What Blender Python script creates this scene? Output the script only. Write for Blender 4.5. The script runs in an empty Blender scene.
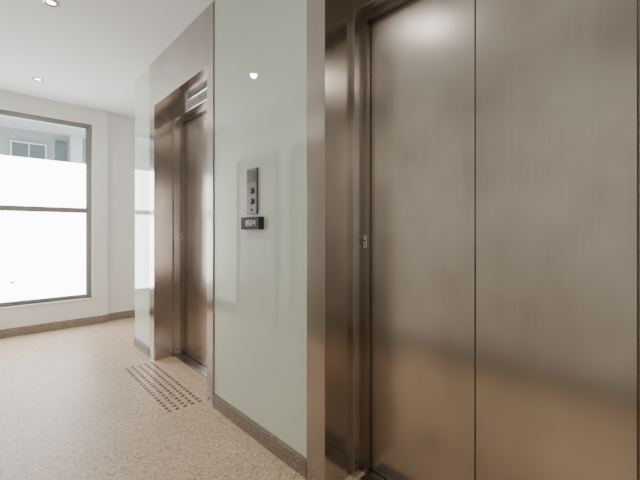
import bpy, bmesh, math
from mathutils import Vector, Matrix
S=bpy.context.scene
COL=S.collection

# ---------------- helpers ----------------
def box(bm,x0,x1,y0,y1,z0,z1,mi=0,bev=0.0):
    x0,x1=min(x0,x1),max(x0,x1); y0,y1=min(y0,y1),max(y0,y1); z0,z1=min(z0,z1),max(z0,z1)
    r=bmesh.ops.create_cube(bm,size=1.0)
    vs=r['verts']
    for v in vs:
        v.co=Vector(((x0+x1)/2+v.co.x*(x1-x0),(y0+y1)/2+v.co.y*(y1-y0),(z0+z1)/2+v.co.z*(z1-z0)))
    fs=set(f for v in vs for f in v.link_faces)
    for f in fs: f.material_index=mi
    if bev>0:
        es=set(e for v in vs for e in v.link_edges)
        r=bmesh.ops.bevel(bm,geom=list(es),offset=bev,segments=2,affect='EDGES',profile=0.5)
        for f in r['faces']: f.material_index=mi
def cyl(bm,c,r1,r2,h,axis='Z',seg=24,mi=0):
    M=Matrix.Translation(Vector(c))
    if axis=='X': M=M@Matrix.Rotation(math.radians(-90),4,'Y')
    if axis=='Y': M=M@Matrix.Rotation(math.radians(90),4,'X')
    r=bmesh.ops.create_cone(bm,cap_ends=True,segments=seg,radius1=r1,radius2=r2,depth=h,matrix=M)
    for f in set(f for v in r['verts'] for f in v.link_faces): f.material_index=mi
def fin(name,bm,mats,parent=None):
    bmesh.ops.recalc_face_normals(bm,faces=bm.faces)
    me=bpy.data.meshes.new(name); bm.to_mesh(me); bm.free()
    o=bpy.data.objects.new(name,me); COL.objects.link(o)
    for m in mats: me.materials.append(m)
    if parent: o.parent=parent
    return o
def boxes(name,lst,mats,parent=None,bev=0.0):
    bm=bmesh.new()
    for b in lst:
        box(bm,*b[:6],mi=(b[6] if len(b)>6 else 0),bev=bev)
    return fin(name,bm,mats,parent)
def empty(name,loc=(0,0,0)):
    e=bpy.data.objects.new(name,None); e.empty_display_size=0.1; COL.objects.link(e); return e

def mat(name,col,rough=0.5,metal=0.0,spec=0.5):
    m=bpy.data.materials.new(name); m.use_nodes=True
    b=m.node_tree.nodes['Principled BSDF']
    b.inputs['Base Color'].default_value=(*col,1); b.inputs['Roughness'].default_value=rough
    b.inputs['Metallic'].default_value=metal; b.inputs['Specular IOR Level'].default_value=spec
    return m,m.node_tree.nodes,m.node_tree.links,b
def ramp(N,stops):
    r=N.new('ShaderNodeValToRGB'); cr=r.color_ramp
    while len(cr.elements)<len(stops): cr.elements.new(0.5)
    for e,(p,c) in zip(cr.elements,stops): e.position=p; e.color=(*c,1) if len(c)==3 else c
    return r
def coords(N,L,scale):
    t=N.new('ShaderNodeTexCoord'); mp=N.new('ShaderNodeMapping'); mp.inputs['Scale'].default_value=scale
    L.new(t.outputs['Object'],mp.inputs['Vector']); return mp
def noise(N,L,vec,scale,detail=3):
    n=N.new('ShaderNodeTexNoise'); n.inputs['Scale'].default_value=scale; n.inputs['Detail'].default_value=detail
    L.new(vec.outputs['Vector'],n.inputs['Vector']); return n

def plaster(name,col):
    m,N,L,b=mat(name,col,0.75,spec=0.25)
    v=coords(N,L,(1,1,1)); n=noise(N,L,v,180,3)
    bp=N.new('ShaderNodeBump'); bp.inputs['Strength'].default_value=0.04; bp.inputs['Distance'].default_value=0.002
    L.new(n.outputs['Fac'],bp.inputs['Height']); L.new(bp.outputs['Normal'],b.inputs['Normal'])
    return m
M_wall=plaster('wall_paint',(0.82,0.81,0.775))
M_ceil=plaster('ceiling_paint',(0.90,0.90,0.89))

# brushed steel: vertical brushing (anisotropic), softly clouded finish
def steel(name,c1,c2,rough,an=0.6):
    m,N,L,b=mat(name,c1,rough,1.0)
    v=coords(N,L,(1.0,1.0,0.8)); n=noise(N,L,v,2.4,3)
    r=ramp(N,[(0.36,c1),(0.64,c2)]); L.new(n.outputs['Fac'],r.inputs['Fac'])
    vg=coords(N,L,(70,70,0.8)); g=noise(N,L,vg,1.0,2)
    rg=ramp(N,[(0.3,(0.96,)*3),(0.7,(1.0,)*3)]); L.new(g.outputs['Fac'],rg.inputs['Fac'])
    mx=N.new('ShaderNodeMix'); mx.data_type='RGBA'; mx.blend_type='MULTIPLY'; mx.inputs[0].default_value=1
    L.new(r.outputs['Color'],mx.inputs[6]); L.new(rg.outputs['Color'],mx.inputs[7]); L.new(mx.outputs[2],b.inputs['Base Color'])
    b.inputs['Anisotropic'].default_value=an; b.inputs['Anisotropic Rotation'].default_value=0.25
    cx=N.new('ShaderNodeCombineXYZ'); cx.inputs[2].default_value=1.0; cx.inputs[0].default_value=0.001
    L.new(cx.outputs[0],b.inputs['Tangent'])
    return m
M_steel=steel('brushed_steel_door',(0.48,0.425,0.385),(0.65,0.59,0.545),0.25,an=0.5)
M_portal=steel('brushed_steel_portal',(0.46,0.415,0.38),(0.57,0.525,0.485),0.17,an=0.5)
M_fsteel,_,_,_=mat('steel_trim',(0.50,0.46,0.43),0.25,1.0)
M_dsteel,_,_,_=mat('dark_steel_frame',(0.30,0.265,0.24),0.25,1.0)
M_dark,_,_,_=mat('dark_gap',(0.015,0.013,0.012),0.6)
M_black,_,_,_=mat('black_plastic',(0.05,0.05,0.05),0.35)
M_white,_,_,_=mat('white_enamel',(0.8,0.8,0.78),0.35)
M_ind,_,_,_=mat('indicator_opal',(0.42,0.42,0.41),0.6,spec=0.2)

# back painted glass
M_glass,N,L,b=mat('back_painted_glass',(0.68,0.75,0.655),0.01)
b.inputs['IOR'].default_value=1.85
M_gedge,_,_,_=mat('glass_edge_green',(0.25,0.42,0.34),0.1)

# terrazzo floor
M_floor,N,L,b=mat('terrazzo',(0.6,0.5,0.4),0.42,spec=0.3)
v=coords(N,L,(1,1,1))
vo=N.new('ShaderNodeTexVoronoi'); vo.inputs['Scale'].default_value=140; L.new(v.outputs['Vector'],vo.inputs['Vector'])
sp=N.new('ShaderNodeSeparateColor'); L.new(vo.outputs['Color'],sp.inputs['Color'])
r=ramp(N,[(0.0,(0.24,0.145,0.085)),(0.10,(0.45,0.315,0.205)),(0.35,(0.53,0.39,0.27)),(0.75,(0.59,0.445,0.315)),(1.0,(0.74,0.63,0.48))])
L.new(sp.outputs[0],r.inputs['Fac'])
nb=noise(N,L,v,1.8,4); rb=ramp(N,[(0.3,(0.88,0.87,0.86)),(0.7,(1,1,1))]); L.new(nb.outputs['Fac'],rb.inputs['Fac'])
mx=N.new('ShaderNodeMix'); mx.data_type='RGBA'; mx.blend_type='MULTIPLY'; mx.inputs[0].default_value=1
L.new(r.outputs['Color'],mx.inputs[6]); L.new(rb.outputs['Color'],mx.inputs[7])
mp2=coords(N,L,(1,1,1)); mp2.inputs['Location'].default_value=(-0.14,0.25,0)
br=N.new('ShaderNodeTexBrick'); br.offset=0; br.inputs['Scale'].default_value=1.0
br.inputs['Mortar Size'].default_value=0.0025; br.inputs['Brick Width'].default_value=0.9; br.inputs['Row Height'].default_value=0.9
L.new(mp2.outputs['Vector'],br.inputs['Vector'])
mj=N.new('ShaderNodeMix'); mj.data_type='RGBA'; 
mul=N.new('ShaderNodeMath'); mul.operation='MULTIPLY'; mul.inputs[1].default_value=0.5; L.new(br.outputs['Fac'],mul.inputs[0])
L.new(mul.outputs[0],mj.inputs[0]); L.new(mx.outputs[2],mj.inputs[6]); mj.inputs[7].default_value=(0.30,0.24,0.18,1)
L.new(mj.outputs[2],b.inputs['Base Color'])

# granite baseboard
M_gran,N,L,b=mat('granite',(0.3,0.26,0.22),0.4)
v=coords(N,L,(1,1,1)); vo=N.new('ShaderNodeTexVoronoi'); vo.inputs['Scale'].default_value=220; L.new(v.outputs['Vector'],vo.inputs['Vector'])
sp=N.new('ShaderNodeSeparateColor'); L.new(vo.outputs['Color'],sp.inputs['Color'])
r=ramp(N,[(0,(0.12,0.095,0.075)),(0.5,(0.24,0.195,0.155)),(1,(0.38,0.33,0.27))]); L.new(sp.outputs[0],r.inputs['Fac']); L.new(r.outputs['Color'],b.inputs['Base Color'])

M_frame,_,_,_=mat('window_frame_paint',(0.22,0.205,0.19),0.45,0.2)
M_frost_glow,N,L,b=mat('frosted_film_glow',(0.9,0.92,0.93),0.3)
b.inputs['Emission Color'].default_value=(0.95,0.98,1.0,1); b.inputs['Emission Strength'].default_value=11.0  # film glows by itself, standing in for daylight coming through it
M_clear=bpy.data.materials.new('clear_glass'); M_clear.use_nodes=True
N=M_clear.node_tree.nodes; L=M_clear.node_tree.links; N.clear()
o=N.new('ShaderNodeOutputMaterial'); t=N.new('ShaderNodeBsdfTransparent'); t.inputs[0].default_value=(0.85,0.9,0.89,1)
g=N.new('ShaderNodeBsdfGlossy'); g.inputs['Roughness'].default_value=0.02
f=N.new('ShaderNodeFresnel'); f.inputs[0].default_value=1.45; mxs=N.new('ShaderNodeMixShader')
L.new(f.outputs[0],mxs.inputs[0]); L.new(t.outputs[0],mxs.inputs[1]); L.new(g.outputs[0],mxs.inputs[2]); L.new(mxs.outputs[0],o.inputs[0])
M_lamp,N,L,b=mat('lamp_lens',(1,1,1),0.4); b.inputs['Emission Color'].default_value=(1,0.93,0.82,1); b.inputs['Emission Strength'].default_value=12

# ---------------- dimensions (metres) ----------------
H=2.66; XW=1.09; YB=5.12; XL=-0.35; YF=-1.9; XR=2.9; YE=3.893

boxes('floor',[(XL-0.15,XR+0.15,YF-0.15,YB+0.3,-0.1,0)],[M_floor])
boxes('ceiling',[(XL-0.15,XR+0.15,YF-0.15,YB+0.3,H,H+0.1)],[M_ceil])
boxes('wall_left',[(XL-0.12,XL,YF,YB,0,H)],[M_wall])
# front wall (behind camera) with an unseen window added to let in fill light
fx0,fx1,fz0,fz1=0.15,0.75,0.9,2.1
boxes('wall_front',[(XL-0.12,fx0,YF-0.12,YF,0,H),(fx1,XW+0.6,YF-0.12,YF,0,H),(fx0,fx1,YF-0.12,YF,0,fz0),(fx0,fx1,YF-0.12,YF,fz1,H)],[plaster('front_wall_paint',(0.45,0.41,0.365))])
fill_win=empty('added_fill_window')
boxes('frame',[(fx0,fx0+0.04,YF-0.09,YF-0.03,fz0,fz1),(fx1-0.04,fx1,YF-0.09,YF-0.03,fz0,fz1),(fx0+0.04,fx1-0.04,YF-0.09,YF-0.03,fz0,fz0+0.04),(fx0+0.04,fx1-0.04,YF-0.09,YF-0.03,fz1-0.04,fz1)],[M_frame],fill_win,bev=0.003)
boxes('pane',[(fx0+0.04,fx1-0.04,YF-0.062,YF-0.056,fz0+0.04,fz1-0.04)],[M_clear],fill_win)
boxes('wall_right',[(XR,XR+0.12,YE-0.3,YB+0.2,0,H)],[M_wall])
# window wall with opening
wx0,wx1,wz0,wz1=-0.27,0.95,0.33,2.46
boxes('wall_back',[(XL-0.12,wx0,YB,YB+0.2,0,H),(wx1,1.115,YB,YB+0.2,0,H),(wx0,wx1,YB,YB+0.2,0,wz0),(wx0,wx1,YB,YB+0.2,wz1,H),
   (1.115,XR,YB+0.06,YB+0.2,0,H)],[M_wall])
boxes('baseboard_back',[(XL,1.115,YB-0.014,YB,0,0.095),(1.115,XR,YB+0.046,YB+0.06,0,0.095)],[M_gran],bev=0.002)
# elevator block core
boxes('wall_elevator',[(1.102,1.62,YF,0.0,0,H),(1.102,1.62,1.247,2.183,0,H),(1.102,1.62,3.43,YE-0.002,0,H),
   (1.42,1.62,0,1.247,0,H),(1.42,1.62,2.183,3.43,0,H),(1.62,XR+0.1,YE-0.1,YE-0.002,0,H)],[M_wall])
boxes('baseboard_elevator',[(1.078,1.102,YF,-0.001,0,0.083),(1.078,1.102,1.248,2.182,0,0.083),(1.078,1.102,3.431,YE,0,0.083)],[M_gran],bev=0.002)
boxes('baseboard_left',[(XL,XL+0.014,YF,2.25,0,0.14),(XL,XL+0.014,3.2,3.42,0,0.14),(XL,XL+0.014,4.37,YB,0,0.14)],[mat('dark_skirting',(0.05,0.04,0.035),0.4)[0]],bev=0.002)
# glass cladding
for y0,y1 in ((1.250,2.180),(3.433,YE),(YF,-0.003)):
    bm=bmesh.new(); box(bm,1.09,1.1015,y0,y1,0.086,H-0.004,bev=0.0015)
    for f in bm.faces:
        if abs(f.normal.y)>0.7: f.material_index=1
    fin('glass_wall_panel',bm,[M_glass,M_gedge])

# ---------------- window ----------------
w=empty('window_1')
fy0,fy1=YB+0.03,YB+0.085; t=0.045
boxes('frame',[(wx0,wx0+t,fy0,fy1,wz0,wz1),(wx1-t,wx1,fy0,fy1,wz0,wz1),(wx0+t,wx1-t,fy0,fy1,wz0,wz0+t),(wx0+t,wx1-t,fy0,fy1,wz1-t,wz1),
   (wx0+t,wx1-t,fy0,fy1,1.37,1.43)],[M_frame],w,bev=0.003)
boxes('frame_inner_bead',[(wx1-t-0.014,wx1-t,fy0+0.012,fy1,wz0+t,1.37),(wx1-t-0.014,wx1-t,fy0+0.012,fy1,1.43,wz1-t),
   (wx0+t,wx0+t+0.014,fy0+0.012,fy1,wz0+t,wz1-t)],[M_frame],w)
gx0,gx1=wx0+t,wx1-t
boxes('frosted_pane',[(gx0,gx1,fy0+0.025,fy0+0.031,wz0+t,1.37),(gx0,gx1,fy0+0.025,fy0+0.031,1.43,1.975)],[M_frost_glow],w)
boxes('clear_pane',[(gx0,gx1,fy0+0.025,fy0+0.031,1.975,wz1-t)],[M_clear],w)
boxes('window_sill',[(wx0-0.02,wx1+0.02,YB-0.012,YB+0.03,wz0-0.02,wz0)],[M_white],w,bev=0.003)
boxes('window_tag',[(0.185,0.225,fy0+0.022,fy0+0.0249,0.575,0.59)],[M_fsteel],w)

# ---------------- elevators ----------------
def elevator(dy):
    e=empty('elevator')
    y0,y1=0.087+dy,1.126+dy; o0,o1=0.0+dy,1.247+dy; pt=2.26; dt=2.15
    boxes('portal_surround',[(1.082,1.42,y1,o1,0,H-0.002),(1.082,1.42,o0,y0,0,H-0.002),(1.082,1.42,y0,y1,pt,H-0.002)],[M_portal],e,bev=0.0015)
    boxes('landing_frame_outer',[(1.25,1.42,y1-0.024,y1,0,pt),(1.25,1.42,y0,y0+0.016,0,pt),(1.25,1.42,y0+0.016,y1-0.024,dt+0.02,pt)],[M_portal],e,bev=0.0015)
    boxes('landing_frame_inner',[(1.312,1.42,y1-0.048,y1-0.024,0,dt+0.02),(1.312,1.42,y0+0.016,y0+0.030,0,dt+0.02),(1.312,1.42,y0+0.030,y1-0.048,dt,dt+0.02)],[M_dsteel],e,bev=0.001)
    boxes('shaft_void',[(1.385,1.415,y0,y1,0,pt)],[M_dark],e)
    jn=0.58+dy
    boxes('door_panel',[(1.342,1.378,jn+0.0018,y1-0.051,0.012,dt-0.002)],[M_steel],e,bev=0.002)
    boxes('door_panel',[(1.342,1.378,y0+0.034,jn-0.0018,0.012,dt-0.002)],[M_steel],e,bev=0.002)
    boxes('sill',[(1.255,1.342,y0+0.03,y1-0.05,0,0.008),(1.27,1.275,y0+0.03,y1-0.05,0.008,0.011),(1.30,1.305,y0+0.03,y1-0.05,0.008,0.011)],[M_dsteel],e)
    boxes('key_switch_plate',[(1.3095,1.3125,y1-0.046,y1-0.027,1.07,1.13)],[M_ind],e,bev=0.0008)
    bm=bmesh.new(); cyl(bm,(1.3085,y1-0.0365,1.105),0.005,0.005,0.004,'X'); cyl(bm,(1.3085,y1-0.0365,1.088),0.003,0.003,0.004,'X'); fin('key_switch',bm,[M_black],e)
    c=0.52+dy
    boxes('indicator_plate',[(1.245,1.25,0.27+dy,0.80+dy,2.182,2.25)],[M_ind],e,bev=0.002)
    boxes('indicator_display',[(1.243,1.2455,0.32+dy,0.74+dy,2.192,2.242)],[M_ind],e)
    boxes('indicator_slots',[(1.242,1.2435,0.34+dy,0.72+dy,2.203,2.209),(1.242,1.2435,c,c+0.05,2.213,2.228)],[M_black],e)
    return e
elevator(0.0); elevator(2.183)

# ---------------- call panel + floor sign ----------------
cp=empty('elevator_call_panel')
M_cp,_,_,_=mat('call_panel_steel',(0.14,0.125,0.115),0.35,1.0)
boxes('face_plate',[(1.078,1.0898,1.66,1.765,1.245,1.50)],[M_cp],cp,bev=0.003)
boxes('display',[(1.0765,1.0785,1.675,1.75,1.42,1.485)],[M_black],cp,bev=0.0005)
bm=bmesh.new()
for z in (1.375,1.315):
    cyl(bm,(1.075,1.7125,z),0.017,0.015,0.008,'X',32)
cyl(bm,(1.076,1.7125,1.268),0.007,0.006,0.006,'X',20)
fin('buttons',bm,[M_black],cp)
sg=empty('floor_number_sign')
M_sg,_,_,_=mat('sign_grey',(0.045,0.042,0.039),0.6,spec=0.2)
boxes('sign_box',[(1.062,1.0898,1.605,1.80,1.158,1.228)],[M_sg],sg,bev=0.004)
boxes('sign_face',[(1.060,1.0622,1.612,1.793,1.165,1.221)],[M_sg],sg)
lt=[]
def seg(y,pat):
    W=0.022; z0,z1=1.178,1.210; t=0.006; zm=(z0+z1)/2
    d={'a':(y,y-W,z1-t,z1),'d':(y,y-W,z0,z0+t),'g':(y,y-W,zm-t/2,zm+t/2),'f':(y,y-t,zm,z1),'e':(y,y-t,z0,zm),'b':(y-W+t,y-W,zm,z1),'c':(y-W+t,y-W,z0,zm)}
    for p in pat:
        a=d[p]; lt.append((1.0592,1.0602,a[0],a[1],a[2],a[3]))
for i,p in enumerate(['bc','afgcd','abcdef','fgbc']): seg(1.755-0.029*i,p)
boxes('sign_text',lt,[M_white],sg)

# ---------------- tactile studs ----------------
M_stud,_,_,_=mat('stud_bronze',(0.24,0.175,0.13),0.4,0.3)
def tactile(dy):
    bm=bmesh.new()
    for i in range(5):
        for j in range(20):
            x=0.85+i*0.05; y=0.13+dy+j*0.0505
            cyl(bm,(x,y,0.0012),0.0135,0.0125,0.0024,seg=16); cyl(bm,(x,y,0.0042),0.0115,0.008,0.0036,seg=16)
    fin('tactile_paving_studs',bm,[M_stud])
tactile(0); tactile(2.183)

# ---------------- doors on the opposite wall (seen in reflections) ----------------
def flat_door(n,y0,y1):
    e=empty('door_%d'%n)
    boxes('leaf',[(XL+0.001,XL+0.02,y0+0.05,y1-0.05,0.005,2.05)],[mat('door_paint',(0.36,0.32,0.28),0.4)[0]],e,bev=0.002)
    boxes('casing',[(XL+0.001,XL+0.035,y0,y0+0.05,0,2.10),(XL+0.001,XL+0.035,y1-0.05,y1,0,2.10),(XL+0.001,XL+0.035,y0+0.05,y1-0.05,2.05,2.10)],[mat('casing_paint',(0.30,0.27,0.24),0.4)[0]],e,bev=0.003)
    bm=bmesh.new(); cyl(bm,(XL+0.045,y0+0.11,1.02),0.01,0.01,0.05,'X'); box(bm,XL+0.06,XL+0.075,y0+0.10,y0+0.22,1.012,1.028,bev=0.003); fin('handle',bm,[M_fsteel],e)
flat_door(1,2.26,3.19); flat_door(2,3.43,4.36)

# ---------------- downlights ----------------
for (x,y,en,rad) in ((0.37,4.50,48,0.03),(0.31,2.93,48,0.03),(0.37,1.33,15,0.08),(0.37,-0.30,100,0.08)):
    e=empty('recessed_downlight')
    bm=bmesh.new()
    prof=[(0.046,-0.001),(0.044,-0.007),(0.036,-0.009),(0.030,-0.004),(0.024,-0.001)]
    n=40; rings=[]
    for (r_,z_) in prof:
        rings.append([bm.verts.new((x+r_*math.cos(2*math.pi*k/n),y+r_*math.sin(2*math.pi*k/n),H+z_)) for k in range(n)])
    for a,b2 in zip(rings,rings[1:]):
        for k in range(n): bm.faces.new((a[k],a[(k+1)%n],b2[(k+1)%n],b2[k]))
    fin('trim_ring',bm,[M_fsteel],e)
    bm=bmesh.new(); cyl(bm,(x,y,H-0.002),0.025,0.025,0.003); fin('lens',bm,[M_lamp],e)
    l=bpy.data.lights.new('lamp','SPOT'); l.energy=en; l.spot_size=math.radians(160); l.spot_blend=1.0; l.shadow_soft_size=rad; l.color=(1,0.945,0.88)
    lo=bpy.data.objects.new('lamp',l); COL.objects.link(lo); lo.location=(x,y,H-0.012); lo.parent=e

# ---------------- exterior seen through clear strip ----------------
ext=empty('neighbouring_building')
M_ext=plaster('ext_render',(0.23,0.235,0.23)); M_extd,_,_,_=mat('ext_dark',(0.05,0.055,0.06),0.2)
M_extl=plaster('ext_light',(0.38,0.38,0.37))
boxes('facade',[(-3,6,9.0,9.3,-1,3.9)],[M_ext],ext)
boxes('balcony_slab',[(-3,6,8.2,9.0,3.12,3.24)],[M_extl],ext)
boxes('pillar',[(1.25,1.45,8.75,9.0,-1,3.12)],[M_extl],ext)
boxes('windows',[(0.35,0.85,8.97,9.0,2.2,2.85),(1.02,1.2,8.97,9.0,2.2,3.0),(0.1,1.9,8.97,9.0,3.42,3.75)],[M_extd],ext)
boxes('window_trim',[(0.32,0.35,8.94,9.0,2.2,2.88),(0.85,0.88,8.94,9.0,2.2,2.88),(0.35,0.85,8.94,9.0,2.85,2.88),(0.59,0.61,8.94,8.97,2.2,2.85)],[M_extl],ext)

# ---------------- world ----------------
W=bpy.data.worlds.new('world'); S.world=W; W.use_nodes=True
bg=W.node_tree.nodes['Background']; bg.inputs[0].default_value=(0.92,0.96,1,1); bg.inputs[1].default_value=6.5

# ---------------- camera ----------------
c=bpy.data.cameras.new('camera'); c.sensor_width=36; c.lens=20.03; c.shift_y=-9/640; c.clip_start=0.02
co=bpy.data.objects.new('camera',c); COL.objects.link(co); co.location=(0,0,1.15)
co.rotation_euler=(math.radians(90),0,math.radians(-43.1)); S.camera=co
